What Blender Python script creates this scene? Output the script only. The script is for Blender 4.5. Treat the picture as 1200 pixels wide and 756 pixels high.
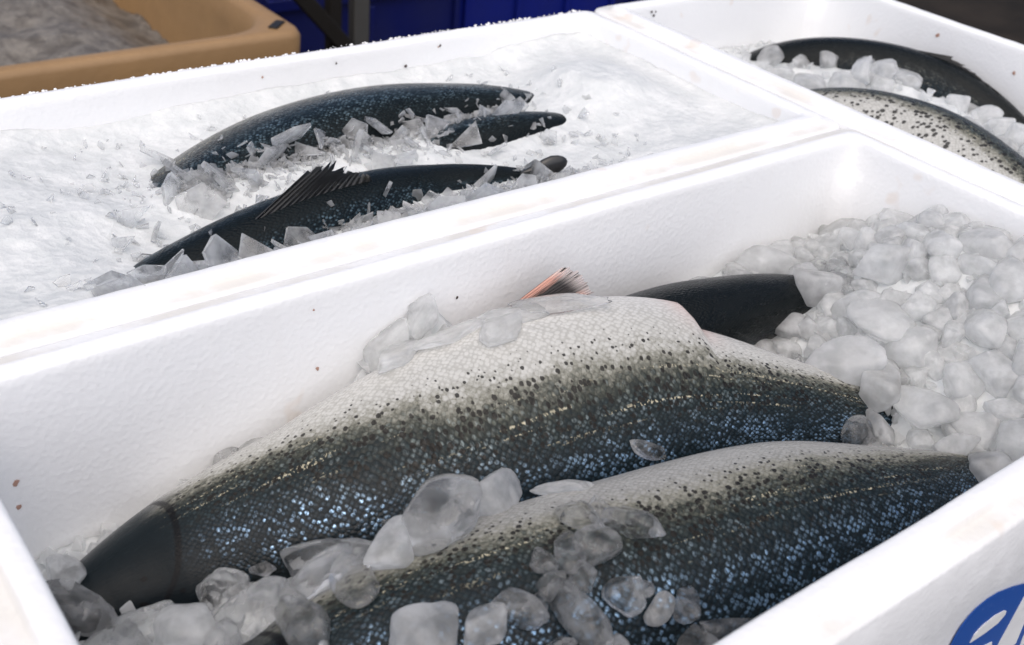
import bpy, bmesh, math, random
import numpy as np
from mathutils import Vector, Matrix, Euler, noise
from mathutils.bvhtree import BVHTree

for o in list(bpy.data.objects): bpy.data.objects.remove(o)
SC = bpy.context.scene
COL = SC.collection
PI = math.pi

# ------------------------------------------------------------------ camera
# metres; the rims of the fish boxes lie at z = 0, x runs along the long boxes, y away from the viewer
cam = bpy.data.cameras.new('camera'); cam_o = bpy.data.objects.new('camera', cam); COL.objects.link(cam_o)
SC.camera = cam_o
rt = Vector((0.79492691, -0.60063943, 0.08557732)); up = Vector((0.26663433, 0.4725619, 0.83999487)); bk = Vector((-0.54497462, -0.64491668, 0.53580327))
cam_o.matrix_world = Matrix(((rt.x, up.x, bk.x, -0.8437), (rt.y, up.y, bk.y, -0.5461), (rt.z, up.z, bk.z, 0.375), (0, 0, 0, 1)))
cam.sensor_fit = 'HORIZONTAL'; cam.sensor_width = 36; cam.lens = 39.43
cam.clip_start = 0.02; cam.clip_end = 200
cam.dof.use_dof = True; cam.dof.focus_distance = 0.80; cam.dof.aperture_fstop = 10

# ------------------------------------------------------------------ sky, sun, exposure
SUN_EL, SUN_AZ = math.radians(62), math.radians(140)     # azimuth from +y towards -x: behind the boxes, high
wd = bpy.data.worlds.new('World'); SC.world = wd; wd.use_nodes = True
nt = wd.node_tree; bg = nt.nodes['Background']
sky = nt.nodes.new('ShaderNodeTexSky'); sky.sky_type = 'NISHITA'; sky.sun_disc = False
sky.sun_elevation = SUN_EL; sky.sun_rotation = -SUN_AZ; sky.air_density = 0.55; sky.dust_density = 3.0; sky.ozone_density = 0.4
nt.links.new(sky.outputs['Color'], bg.inputs['Color']); bg.inputs['Strength'].default_value = 0.10
sun = bpy.data.lights.new('sun', 'SUN'); sun.energy = 1.5; sun.angle = math.radians(120); sun.color = (1, .965, .915)
sun_o = bpy.data.objects.new('sun', sun); COL.objects.link(sun_o)
sd = Vector((-math.sin(SUN_AZ)*math.cos(SUN_EL), math.cos(SUN_AZ)*math.cos(SUN_EL), math.sin(SUN_EL)))
sun_o.rotation_euler = sd.to_track_quat('Z', 'Y').to_euler(); sun_o.location = sd*5
SC.view_settings.view_transform = 'Standard'; SC.view_settings.look = 'None'
SC.view_settings.gamma = 1; SC.view_settings.use_curve_mapping = False; SC.view_settings.exposure = 0.66
SC.render.engine = 'CYCLES'
SC.cycles.use_denoising = True; SC.cycles.max_bounces = 20; SC.cycles.transmission_bounces = 16; SC.cycles.diffuse_bounces = 12
SC.cycles.glossy_bounces = 4; SC.cycles.transparent_max_bounces = 12; SC.cycles.caustics_reflective = False; SC.cycles.caustics_refractive = True; SC.cycles.blur_glossy = 1.0
SC.cycles.sample_clamp_indirect = 10

# ------------------------------------------------------------------ helpers
def tag(o, label=None, cat=None, group=None, kind=None):
    for k, v in (('label', label), ('category', cat), ('group', group), ('kind', kind)):
        if v: o[k] = v
    return o
def empty(name, loc, label=None, cat=None, group=None):
    o = bpy.data.objects.new(name, None); COL.objects.link(o); o.location = loc; o.empty_display_size = .02
    return tag(o, label, cat, group)
def mesh_obj(name, verts, faces, mat, parent=None, origin=(0, 0, 0), smooth=True):
    """one mesh object; verts in world coordinates, stored relative to origin (its parent's place, when it has one)"""
    me = bpy.data.meshes.new(name); og = Vector(origin)
    me.from_pydata([tuple(Vector(v) - og) for v in verts], [], [tuple(int(i) for i in f) for f in faces]); me.update()
    if smooth: me.shade_smooth()
    if mat: me.materials.append(mat)
    o = bpy.data.objects.new(name, me); COL.objects.link(o)
    if parent: o.parent = parent
    else: o.location = og
    return o
def bm_obj(name, bm, mat, parent=None, loc=(0, 0, 0), smooth=False):
    me = bpy.data.meshes.new(name); bm.to_mesh(me); bm.free()
    if smooth: me.shade_smooth()
    if mat: me.materials.append(mat)
    o = bpy.data.objects.new(name, me); COL.objects.link(o); o.location = loc
    if parent: o.parent = parent
    return o
def add_box(bm, c, s, rot=None, bevel=0.0):
    M = Matrix.Translation(c) @ (rot.to_4x4() if rot else Matrix()) @ Matrix.Diagonal((*s, 1))
    r = bmesh.ops.create_cube(bm, size=1, matrix=M)
    if bevel: bmesh.ops.bevel(bm, geom=list({e for v in r['verts'] for e in v.link_edges}), offset=bevel, segments=2, affect='EDGES', profile=.5)
def box_obj(name, c, s, mat, parent=None, origin=(0, 0, 0), rot=None, bevel=0.0):
    bm = bmesh.new(); add_box(bm, Vector(c) - Vector(origin), s, rot, bevel)
    o = bm_obj(name, bm, mat, parent)
    if not parent: o.location = origin
    return o
def attr(o, name, vals, typ='FLOAT'):
    a = o.data.attributes.new(name, typ, 'POINT'); a.data.foreach_set('value' if typ == 'FLOAT' else 'vector', np.asarray(vals, dtype=np.float32).ravel())
sstep = lambda a, b, x: (lambda t: t*t*(3-2*t))(min(1, max(0, (x-a)/(b-a))))

# ------------------------------------------------------------------ materials
class N:
    def __init__(s, name):
        s.m = bpy.data.materials.new(name); s.m.use_nodes = True; s.t = s.m.node_tree; s.b = s.t.nodes['Principled BSDF']
    def n(s, typ, **kw):
        x = s.t.nodes.new('ShaderNode' + typ)
        for k, v in kw.items():
            if k in x.inputs: s.put(x.inputs[k], v)
            else: setattr(x, k, v)
        return x
    def put(s, sock, v):
        if isinstance(v, bpy.types.NodeSocket): s.t.links.new(v, sock)
        else: sock.default_value = v
    def set(s, **kw):
        for k, v in kw.items(): s.put(s.b.inputs[k.replace('_', ' ')], v)
        return s.m
    def math(s, op, a, b=0.0, c=0.0, clamp=False):
        x = s.n('Math', operation=op, use_clamp=clamp)
        for i, v in enumerate((a, b, c)): s.put(x.inputs[i], v)
        return x.outputs[0]
    def mix(s, f, a, b, blend='MIX'):
        x = s.n('Mix', data_type='RGBA', blend_type=blend); s.put(x.inputs[0], f); s.put(x.inputs[6], a); s.put(x.inputs[7], b); return x.outputs[2]
    def ramp(s, f, stops, interp='LINEAR'):
        x = s.n('ValToRGB'); x.color_ramp.interpolation = interp; el = x.color_ramp.elements
        while len(el) < len(stops): el.new(.5)
        for e, (p, c) in zip(el, stops): e.position = p; e.color = (c, c, c, 1) if isinstance(c, (int, float)) else (*c, 1)
        s.put(x.inputs[0], f); return x.outputs[0]
    def remap(s, v, a, b, c=0.0, d=1.0):
        x = s.n('MapRange', interpolation_type='SMOOTHSTEP'); 
        for i, q in enumerate((v, a, b, c, d)): s.put(x.inputs[i], q)
        return x.outputs[0]
    def noise(s, vec, scale, detail=3, rough=.55):
        x = s.n('TexNoise'); x.inputs['Scale'].default_value = scale; x.inputs['Detail'].default_value = detail; x.inputs['Roughness'].default_value = rough
        s.put(x.inputs['Vector'], vec); return x.outputs[0]
    def voro(s, vec, scale, feature='F1', rnd=1.0, dist='EUCLIDEAN'):
        x = s.n('TexVoronoi', feature=feature, distance=dist); x.inputs['Scale'].default_value = scale; x.inputs['Randomness'].default_value = rnd
        s.put(x.inputs['Vector'], vec); return x
    def bump(s, h, dist, strength=1.0, normal=None):
        x = s.n('Bump'); x.inputs['Strength'].default_value = strength; x.inputs['Distance'].default_value = dist; s.put(x.inputs['Height'], h)
        if normal: s.put(x.inputs['Normal'], normal)
        return x.outputs[0]
    def obj(s): return s.n('TexCoord').outputs['Object']
    def attrv(s, name, out='Fac'): return s.n('Attribute', attribute_name=name).outputs[out]
    def vmul(s, v, k):
        x = s.n('VectorMath', operation='MULTIPLY'); s.put(x.inputs[0], v); x.inputs[1].default_value = k; return x.outputs[0]
MAT = {}
def simple(name, col, rough=.5, metal=0.0, spec=.5, bump=None):
    k = N(name); c = k.obj()
    f = k.noise(c, 9, 5); col2 = k.mix(k.math('MULTIPLY', f, .8), (*col, 1), (*[x*.55 for x in col], 1))
    h = k.noise(c, bump[0] if bump else 60, 4)
    MAT[name] = k.set(Base_Color=col2, Roughness=k.remap(f, .2, .8, rough*.8, min(1, rough*1.15)), Metallic=metal, Specular_IOR_Level=spec, Normal=k.bump(h, bump[1] if bump else .0006))
    return MAT[name]

def mat_eps():
    k = N('expanded_polystyrene'); c = k.obj()
    beads = k.voro(c, 300, 'SMOOTH_F1').outputs['Distance']
    big = k.noise(c, 14, 4); fine = k.noise(c, 130, 4)
    grime = k.math('MULTIPLY', k.attrv('ledge'), k.remap(big, .36, .62), clamp=True)
    col = k.mix(k.math('MULTIPLY', grime, .70), (.84, .843, .845, 1), (.66, .625, .56, 1))
    streak = k.noise(k.vmul(c, (60, 60, 4)), 1.0, 3)
    col = k.mix(k.math('MULTIPLY', k.remap(streak, .55, .8), .22), col, (.80, .79, .77, 1))
    stain = k.math('MULTIPLY', k.remap(k.noise(c, 22, 2), .685, .74), .35)
    col = k.mix(stain, col, (.72, .60, .50, 1))
    nb = k.bump(k.math('POWER', beads, 1.4), .0007, .40)
    nb = k.bump(fine, .0002, .25, nb)
    wet = k.remap(k.noise(c, 30, 3), .45, .65, .30, .58)
    MAT['eps'] = k.set(Base_Color=col, Roughness=wet, Specular_IOR_Level=.45, Normal=nb)
mat_eps()

def mat_ice(name, cloud_lo, cloud_hi, rough, tint=(.997, .999, .999), thru=.72):
    k = N(name); c = k.n('TexCoord').outputs['Object']; geo = k.n('ObjectInfo').outputs['Random']
    v = k.n('VectorMath', operation='ADD'); k.put(v.inputs[0], c); cmb = k.n('CombineXYZ'); k.put(cmb.inputs[0], k.math('MULTIPLY', geo, 7.0)); k.put(cmb.inputs[1], k.math('MULTIPLY', geo, 3.1)); k.put(v.inputs[1], cmb.outputs[0]); v = v.outputs[0]
    cloud = k.remap(k.noise(v, 1.4, 3, .5), .28, .74, cloud_lo, cloud_hi)
    h = k.math('ADD', k.noise(v, 3.0, 4, .6), k.math('MULTIPLY', k.noise(v, 8, 2, .5), .15))
    nb = k.bump(h, .0012, .5)
    k.set(Base_Color=(*tint, 1), Transmission_Weight=1.0, Roughness=k.remap(k.noise(v, 4, 3), .35, .7, rough*.4, rough*1.6), IOR=1.31, Normal=nb)
    df = k.n('BsdfPrincipled', **{'Base Color': (.95, .955, .952, 1), 'Roughness': .12, 'IOR': 1.31}); tr = k.n('BsdfTranslucent', Color=(.97, .975, .972, 1)); k.put(df.inputs['Normal'], nb); k.put(tr.inputs['Normal'], nb)
    m1 = k.n('MixShader'); m1.inputs[0].default_value = thru; k.put(m1.inputs[1], df.outputs[0]); k.put(m1.inputs[2], tr.outputs[0])
    m2 = k.n('MixShader'); k.put(m2.inputs[0], cloud); k.put(m2.inputs[1], k.b.outputs[0]); k.put(m2.inputs[2], m1.outputs[0])
    k.t.links.new(m2.outputs[0], k.t.nodes['Material Output'].inputs['Surface']); MAT[name] = k.m
mat_ice('ice_cloudy', .38, .74, .16)
mat_ice('ice_heap', .40, .68, .13, thru=.58)
mat_ice('ice_clear', .05, .36, .10)
mat_ice('ice_shard', .12, .50, .10)

def mat_snow():
    k = N('crushed_ice'); c = k.obj()
    v1 = k.voro(c, 130, 'F1').outputs['Distance']; v2 = k.voro(c, 60, 'F1').outputs['Distance']
    h = k.math('ADD', k.math('ADD', v1, k.math('MULTIPLY', v2, .8)), k.math('MULTIPLY', k.noise(c, 260, 4, .7), .8))
    col = k.mix(k.remap(k.noise(c, 40, 5, .65), .35, .7), (.60, .62, .62, 1), (.71, .72, .715, 1))
    MAT['snow'] = k.set(Base_Color=col, Roughness=.35, IOR=1.31, Specular_IOR_Level=.35, Normal=k.bump(h, .0016, .6))
mat_snow()

def mat_fish(name, dark=(.008, .015, .019), edge=.62, spots=1.0, glint_amt=1.0, whiteness=1.0, spread=1.0, headshift=.24, spotscale=240, rare=.18, blue=(.23, .37, .54)):
    """skin of a salmon: bd = (0 snout .. 1 tail, 0 back .. 1 belly, side), sc = position on the skin in metres"""
    k = N(name)
    bd = k.n('SeparateXYZ'); k.put(bd.inputs[0], k.attrv('bd', 'Vector')); s, t = bd.outputs[0], bd.outputs[1]
    sc = k.attrv('sc', 'Vector'); e = edge
    # scales: slanted lattice of small overlapping domes, each with its own brightness
    warp = k.n('VectorMath', operation='ADD'); k.put(warp.inputs[0], sc); wn = k.n('TexNoise'); wn.inputs['Scale'].default_value = 60; wn.inputs['Detail'].default_value = 1; k.put(wn.inputs['Vector'], sc)
    k.put(warp.inputs[1], k.vmul(wn.outputs['Color'], (.004, .004, 0)))
    lat = k.n('Mapping'); lat.inputs['Rotation'].default_value = (0, 0, math.radians(45)); lat.inputs['Scale'].default_value = (1.0, 1.2, 1); k.put(lat.inputs['Vector'], warp.outputs[0])
    vs = k.voro(lat.outputs[0], 310, 'F1', .48); vd = vs.outputs['Distance']; fc = k.n('SeparateColor'); k.put(fc.inputs[0], vs.outputs['Color']); r1, r2, r3 = fc.outputs[0], fc.outputs[1], fc.outputs[2]
    patchy = k.noise(k.vmul(sc, (22, 60, 1)), 1.0, 3); fine = k.noise(k.vmul(sc, (420, 520, 1)), 1.0, 3, .65)
    jit = k.math('ADD', k.math('ADD', k.math('MULTIPLY', k.math('SUBTRACT', fine, .5), .10), k.math('MULTIPLY', k.math('SUBTRACT', r1, .5), .035)), k.math('MULTIPLY', k.math('SUBTRACT', patchy, .5), .10))
    shift = k.math('ADD', k.remap(s, .48, .12, 0.0, headshift), k.remap(s, .60, .90, 0.0, .10))
    tt = k.math('SUBTRACT', k.math('ADD', t, jit), shift); t = k.math('SUBTRACT', t, shift)
    col = k.ramp(tt, [(0, tuple(x*.7 for x in dark)), (max(.02, e-.36), dark), (max(.03, e-.22), (.010, .021, .030)), (e-.085, (.024, .036, .038)), (e-.025, (.075, .080, .062)),
                      (e+.025, (.23, .225, .185)), (min(.97, e+.085), (.47*whiteness, .465*whiteness, .435*whiteness)), (1, (.72*whiteness, .71*whiteness, .69*whiteness))])
    gap = k.remap(vd, .34, .56)
    # dark scales and dark seams between them above the side line
    blk = k.math('MULTIPLY', k.math('MAXIMUM', k.remap(r3, .62, .40), k.math('MULTIPLY', gap, .8)), k.remap(tt, e+.05, e-.05))
    col = k.mix(k.math('MULTIPLY', blk, .62), col, (.005, .007, .008, 1))
    zone = k.math('MULTIPLY', k.math('MULTIPLY', k.remap(t, .04, .30), k.remap(t, e+.06, e-.05)), k.remap(s, .12, .22))
    clus = k.remap(k.noise(k.vmul(sc, (20, 42, 1)), 1.0, 5, .7), .36, .60, .10, 1.3)
    cen = k.math('MULTIPLY', k.remap(k.math('ADD', vd, k.math('MULTIPLY', k.math('SUBTRACT', fine, .5), .5)), .62, .20), k.math('POWER', k.remap(r2, .0, 1.0), 1.5))
    band = k.math('ADD', k.remap(k.math('ABSOLUTE', k.math('SUBTRACT', t, e-.25)), .13, .03, 0.0, .75), .45)
    bits = k.noise(k.vmul(sc, (760, 560, 1)), 1.0, 2, .6); cen = k.math('MULTIPLY', cen, k.remap(bits, .38, .60, .15, 1.0))
    glint = k.math('MULTIPLY', k.math('MULTIPLY', cen, zone), k.math('MULTIPLY', clus, band))
    col = k.mix(k.math('MULTIPLY', glint, .95*glint_amt), col, k.mix(k.remap(t, e-.24, e-.04), (*blue, 1), (.28, .33, .32, 1)))  # sky glints on the scales, painted into the base colour
    line = k.math('MULTIPLY', k.remap(k.math('ABSOLUTE', k.math('SUBTRACT', tt, e-.06)), .10, .02), k.remap(k.noise(k.vmul(sc, (9, 260, 1)), 1.0, 2), .55, .66))
    gold_glint = k.math('MULTIPLY', line, k.remap(k.noise(k.vmul(sc, (520, 420, 1)), 1.0, 1), .50, .62))
    col = k.mix(k.math('MULTIPLY', gold_glint, .85), col, (.55, .50, .36, 1))  # golden highlights along the side line, also put into the colour
    # black spots, thickest above the side line
    sp = k.voro(k.vmul(sc, (1, 1.1, 1)), spotscale, 'F1', 1.0); spc = k.n('SeparateColor'); k.put(spc.inputs[0], sp.outputs['Color'])
    wob = k.math('ADD', sp.outputs['Distance'], k.math('MULTIPLY', k.math('SUBTRACT', k.noise(k.vmul(sc, (600, 600, 1)), 1.0, 2), .5), .35))
    size = k.math('MULTIPLY', k.math('ADD', k.math('MULTIPLY', spc.outputs[0], .26), .20), k.remap(t, e+.19*spread, e-.02))
    spot = k.math('MULTIPLY', k.remap(k.math('SUBTRACT', wob, size), .09, 0.0), k.math('GREATER_THAN', spc.outputs[1], rare))
    spot = k.math('MULTIPLY', spot, k.math('MULTIPLY', k.remap(t, e+.17*spread, e+.10*spread), k.remap(t, e-.20, e-.10)))
    col = k.mix(k.math('MULTIPLY', spot, .93*spots), col, (.014, .012, .010, 1))
    head = k.remap(k.math('ADD', s, k.math('MULTIPLY', k.math('SUBTRACT', patchy, .5), .04)), .165, .115); body = k.math('SUBTRACT', 1.0, head)
    seam = k.math('MULTIPLY', k.math('MULTIPLY', k.remap(vd, .38, .60), k.remap(t, 1.0, .75)), body)
    col = k.mix(k.math('MULTIPLY', seam, .40), col, k.mix(1.0, col, (.5, .49, .46, 1), 'MULTIPLY'))
    # smooth dark head skin with a few round spots
    hc = k.ramp(k.math('ADD', t, k.math('MULTIPLY', k.noise(k.vmul(sc, (60, 60, 1)), 1.0, 3), .10)), [(0, (.004, .006, .008)), (.6, (.008, .013, .016)), (.86, (.035, .040, .040)), (1, (.40, .38, .36))])
    hs = k.voro(sc, 70, 'F1', 1.0).outputs['Distance']; hc = k.mix(k.remap(hs, .22, .14), hc, (.004, .004, .005, 1))
    col = k.mix(head, col, hc)
    slit = k.remap(k.math('ABSOLUTE', k.math('SUBTRACT', s, k.math('ADD', .140, k.math('MULTIPLY', k.math('POWER', k.math('ABSOLUTE', k.math('SUBTRACT', t, .5)), 2.0), -.25)))), .0045, .0015)
    col = k.mix(k.math('MULTIPLY', slit, .85), col, (.003, .003, .004, 1))
    col = k.mix(k.attrv('pink'), col, (.62, .40, .35, 1))
    dome = k.math('MULTIPLY', k.math('SUBTRACT', 1.0, vd), body)
    tilt = k.math('MULTIPLY', k.math('MULTIPLY', k.math('SUBTRACT', r3, .5), k.remap(t, e+.08, e-.04, .15, 2.6)), body)
    dome = k.math('MULTIPLY', dome, 1.3); h = k.math('ADD', k.math('ADD', dome, tilt), k.math('MULTIPLY', fine, .7))
    nb = k.bump(h, .0006, .5)
    MAT[name] = k.set(Base_Color=col, Roughness=k.math('SUBTRACT', k.remap(patchy, .3, .7, .19, .33), k.math('MULTIPLY', head, .03)), Metallic=k.math('MULTIPLY', k.math('MULTIPLY', glint, .8), body), Specular_IOR_Level=k.math('ADD', k.math('ADD', k.remap(t, e-.1, e+.1, .14, .38), k.math('MULTIPLY', head, -.05)), k.math('MULTIPLY', glint, .5)),
                      Coat_Weight=.0, Coat_Roughness=.08, Coat_IOR=1.33, Normal=nb)
mat_fish('skin_big', edge=.55, headshift=.21)
mat_fish('skin_near', edge=.66, headshift=.14, whiteness=.66)
mat_fish('skin_back', dark=(.005, .008, .009), edge=.60, glint_amt=.30, blue=(.20, .21, .18))
mat_fish('skin_far', dark=(.006, .011, .012), edge=.60, glint_amt=1.0, headshift=.04, blue=(.20, .29, .33))
mat_fish('skin_slim', dark=(.006, .011, .013), edge=.44, glint_amt=1.1, headshift=.04, blue=(.20, .31, .38))
mat_fish('skin_pale', dark=(.007, .012, .012), edge=.30, spread=4.4, headshift=0.0, spotscale=165, rare=.12)
def mat_fin(name, a, b, c):
    k = N(name); sc = k.attrv('fn', 'Vector'); x = k.n('SeparateXYZ'); k.put(x.inputs[0], sc)
    ray = k.math('SINE', k.math('MULTIPLY', x.outputs[0], 90.0)); f = k.noise(k.vmul(sc, (16, 3, 1)), 1.0, 4)
    edge_ = k.math('ABSOLUTE', k.math('SUBTRACT', k.math('MULTIPLY', x.outputs[0], 2.0), 1.0))
    q = k.math('ADD', edge_, k.math('MULTIPLY', k.math('SUBTRACT', f, .5), .9))
    col = k.mix(k.remap(q, .45, .8), (*a, 1), (*b, 1)); col = k.mix(k.remap(x.outputs[1], .72, 1.02), col, (*c, 1))
    MAT[name] = k.set(Base_Color=col, Roughness=.32, Normal=k.bump(ray, .0007, .8), Transmission_Weight=0.0, Coat_Weight=.3, Coat_Roughness=.15)
mat_fin('fin_dark', (.008, .008, .008), (.020, .019, .017), (.03, .028, .025))
mat_fin('fin_red', (.025, .018, .015), (.76, .40, .31), (.78, .70, .67))
def mat_eye():
    k = N('eye'); MAT['eye'] = k.set(Base_Color=(.01, .01, .012, 1), Roughness=.06, Coat_Weight=1.0)
mat_eye()
simple('tan_plastic', (.36, .215, .095), .5, bump=(40, .0012))
simple('blue_plastic', (.004, .012, .20), .42)
simple('navy_plastic', (.003, .007, .10), .45)
simple('red_plastic', (.16, .012, .014), .45)
simple('steel', (.30, .29, .27), .38, .85)
simple('dark_metal', (.035, .03, .026), .5, .6)
simple('worktop', (.45, .45, .45), .35, .8)
simple('speck', (.05, .03, .025), .5)
simple('rust_speck', (.50, .30, .23), .6)
def mat_ground():
    k = N('wet_concrete'); c = k.obj()
    f = k.noise(c, 2.5, 6, .6); g = k.noise(c, 40, 4)
    col = k.mix(k.remap(f, .35, .65), (.010, .008, .006, 1), (.026, .020, .015, 1))
    MAT['ground'] = k.set(Base_Color=col, Roughness=.85, Specular_IOR_Level=.15, Normal=k.bump(g, .004, .5))
mat_ground()
def mat_slush():
    k = N('old_ice'); c = k.obj(); f = k.noise(c, 30, 6, .7)
    col = k.mix(k.remap(f, .35, .65), (.09, .078, .066, 1), (.20, .18, .155, 1))
    MAT['slush'] = k.set(Base_Color=col, Roughness=.5, Normal=k.bump(f, .01, .8))
mat_slush()
def mat_print():
    k = N('blue_ink'); c = k.obj(); f = k.noise(c, 160, 4, .7)
    MAT['ink'] = k.set(Base_Color=k.mix(k.remap(f, .62, .78), (.004, .075, .36, 1), (.10, .20, .48, 1)), Roughness=.45)
mat_print()

# ------------------------------------------------------------------ ground and table
g = mesh_obj('ground', [(-30, -30, -.75), (40, -30, -.75), (40, 60, -.75), (-30, 60, -.75)], [(0, 1, 2, 3)], MAT['ground'], smooth=False); tag(g, kind='structure')
tb = empty('work_table', (-.18, 0, -.75), 'low steel table carrying the white fish boxes', 'table')
box_obj('table_top', (-.18, 0, -.225), (1.30, .84, .03), MAT['worktop'], tb, tb.location, bevel=.004)
for sx in (-1, 1):
    for sy in (-1, 1): box_obj('leg', (-.18 + sx*.58, sy*.36, -.495), (.05, .05, .51), MAT['steel'], tb, tb.location, bevel=.003)

# ------------------------------------------------------------------ expanded-polystyrene fish boxes
def ring(x0, x1, y0, y1, inset, r, z, n=7):
    x0 += inset; x1 -= inset; y0 += inset; y1 -= inset; out = []
    for cx, cy, a in ((x1-r, y1-r, 0), (x0+r, y1-r, PI/2), (x0+r, y0+r, PI), (x1-r, y0+r, 1.5*PI)):
        for i in range(n): th = a + PI/2*i/(n-1); out.append((cx + r*math.cos(th), cy + r*math.sin(th), z))
    return out
WALL = .029
def fish_box(x0, x1, y0, y1, label, seed):
    o = empty('fish_box', ((x0+x1)/2, (y0+y1)/2, -.208), label, 'box', 'white polystyrene fish boxes')
    prof = [(.010, .010, -.205, 0), (.0045, .012, -.200, 0), (.0005, .014, -.06, 0), (.0, .014, -.0085, 0), (.0012, .014, -.0062, .5), (.004, .013, -.0052, 1), (.0115, .011, -.0050, 1),
            (.0135, .010, -.0042, 1), (.0150, .010, -.0012, .7), (.0165, .010, -.0002, .2), (.019, .009, 0, 0), (.0255, .008, -.0002, 0), (.0277, .008, -.0012, 0), (.0288, .008, -.0035, 0),
            (.0295, .008, -.008, 0), (.0305, .008, -.024, 0), (.0312, .020, -.030, 0), (.033, .022, -.06, 0), (.0365, .024, -.15, 0), (.040, .024, -.176, 0), (.048, .022, -.183, 0)]
    V, F, led = [], [], []
    for inset, r, z, l in prof:
        rg = ring(x0, x1, y0, y1, inset, r, z); V += rg; led += [l]*len(rg)
    m = 28
    for k in range(len(prof)-1):
        for i in range(m):
            j = (i+1) % m; F.append((k*m+i, k*m+j, (k+1)*m+j, (k+1)*m+i))
    F.append(tuple(reversed(range(m)))); F.append(tuple(range((len(prof)-1)*m, len(prof)*m)))
    # finer lengthwise cuts so that the moulded edge can wander a little
    shell = mesh_obj('shell', V, F, MAT['eps'], o, o.location)
    attr(shell, 'ledge', led)
    bm = bmesh.new(); bm.from_mesh(shell.data)
    long_e = [e for e in bm.edges if e.calc_length() > .1]
    bmesh.ops.subdivide_edges(bm, edges=long_e, cuts=60, use_grid_fill=True)
    for v in bm.verts:
        w = v.co + o.location; q = Vector((w.x*9+seed, w.y*9, w.z*9)); q2 = Vector((w.x*70+seed, w.y*70, w.z*70))
        if v.co.z > .17: v.co += Vector((noise.noise(q)*.0010, noise.noise(q + Vector((5, 0, 0)))*.0010, noise.noise(q + Vector((0, 9, 0)))*.0008 + noise.noise(q2)*.0004))
    bm.to_mesh(shell.data); bm.free(); shell.data.shade_smooth()
    return o
FX0, FX1, FY0, FY1 = -.797, .0280, -.3755, .0285
boxF = fish_box(FX0, FX1, FY0, FY1, 'white polystyrene fish box with blue emblem printed on its outer wall', 1)
BX0, BX1, BY0, BY1 = -.800, .0270, .0300, .4040
boxB = fish_box(BX0, BX1, BY0, BY1, 'white polystyrene fish box with flaky shard ice, standing before the tan tub', 2)
RX0, RX1, RY0, RY1 = .0295, .4370, -.425, .4060
boxR = fish_box(RX0, RX1, RY0, RY1, 'white polystyrene fish box set crosswise at the ends of the two others', 3)

# crumbled beads along the far rim of the box before the tub
rnd = random.Random(5)
bm = bmesh.new()
for i in range(230):
    x = rnd.uniform(BX0+.01, BX1-.012); r = rnd.uniform(.0007, .0014)*(1.0 if noise.noise(Vector((x*14, 3, 0))) > -.15 else .55)
    bmesh.ops.create_icosphere(bm, subdivisions=2, radius=r, matrix=Matrix.Translation(Vector((x, BY1 - rnd.uniform(.001, .004), -.0058 + rnd.uniform(0, .0012))) - boxB.location) @ Matrix.Diagonal((rnd.uniform(.9, 1.6), 1, rnd.uniform(.7, 1.1), 1)))
cr = bm_obj('crumbled_beads', bm, MAT['eps'], boxB, smooth=True); tag(cr, kind='stuff')

def speck(box, c, nrm, r, mat, name='dirt_speck', seed=0):
    q = random.Random(seed); n = Vector(nrm).normalized(); u = n.orthogonal().normalized(); w = n.cross(u); c = Vector(c); V = []; k = 9
    for i in range(k):
        a = 2*PI*i/k; rr = r*q.uniform(.55, 1.2); V.append(c + u*math.cos(a)*rr + w*math.sin(a)*rr + n*.0001)
    V.append(c + n*(.0002 + r*.15))
    mesh_obj(name, V, [(i, (i+1) % k, k) for i in range(k)], mat, box, box.location)
# positions (where the dried drops and grit stick to the walls)
for i, (b, c, n, r, m) in enumerate([
    (boxF, (-.438, -.0035, -.038), (0, -1, .03), .0013, 'speck'), (boxF, (-.550, -.0050, -.059), (0, -1, .03), .0016, 'rust_speck'),
    (boxF, (-.744, -.0055, -.070), (0, -1, .03), .0022, 'rust_speck'), (boxF, (-.746, -.0062, -.087), (0, -1, .03), .0026, 'rust_speck'), (boxF, (-.551, -.0030, -.014), (0, -1, .03), .0010, 'rust_speck'),
    (boxB, (-.242, .3725, -.024), (0, -1, .03), .0017, 'speck'), (boxB, (-.239, .3720, -.030), (0, -1, .03), .0010, 'speck'), (boxB, (-.202, .3738, -.010), (0, -1, .03), .0013, 'rust_speck'),
    (boxB, (-.399, .3735, -.012), (0, -1, .03), .0014, 'rust_speck'), (boxB, (-.321, .3735, -.010), (0, -1, .03), .0013, 'speck'), (boxB, (-.200, .3738, -.009), (0, -1, .03), .0015, 'speck'),
    (boxR, (.100, .3755, -.0095), (0, -1, .03), .0018, 'speck'), (boxR, (.107, .3755, -.010), (0, -1, .03), .0014, 'speck'), (boxR, (.104, .3752, -.014), (0, -1, .03), .0020, 'speck'),
    (boxR, (.4062, .189, -.019), (-1, 0, .03), .0030, 'rust_speck'), (boxR, (.4055, .080, -.029), (-1, 0, .03), .0024, 'rust_speck')]):
    speck(b, c, n, r, MAT[m], seed=i)

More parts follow.
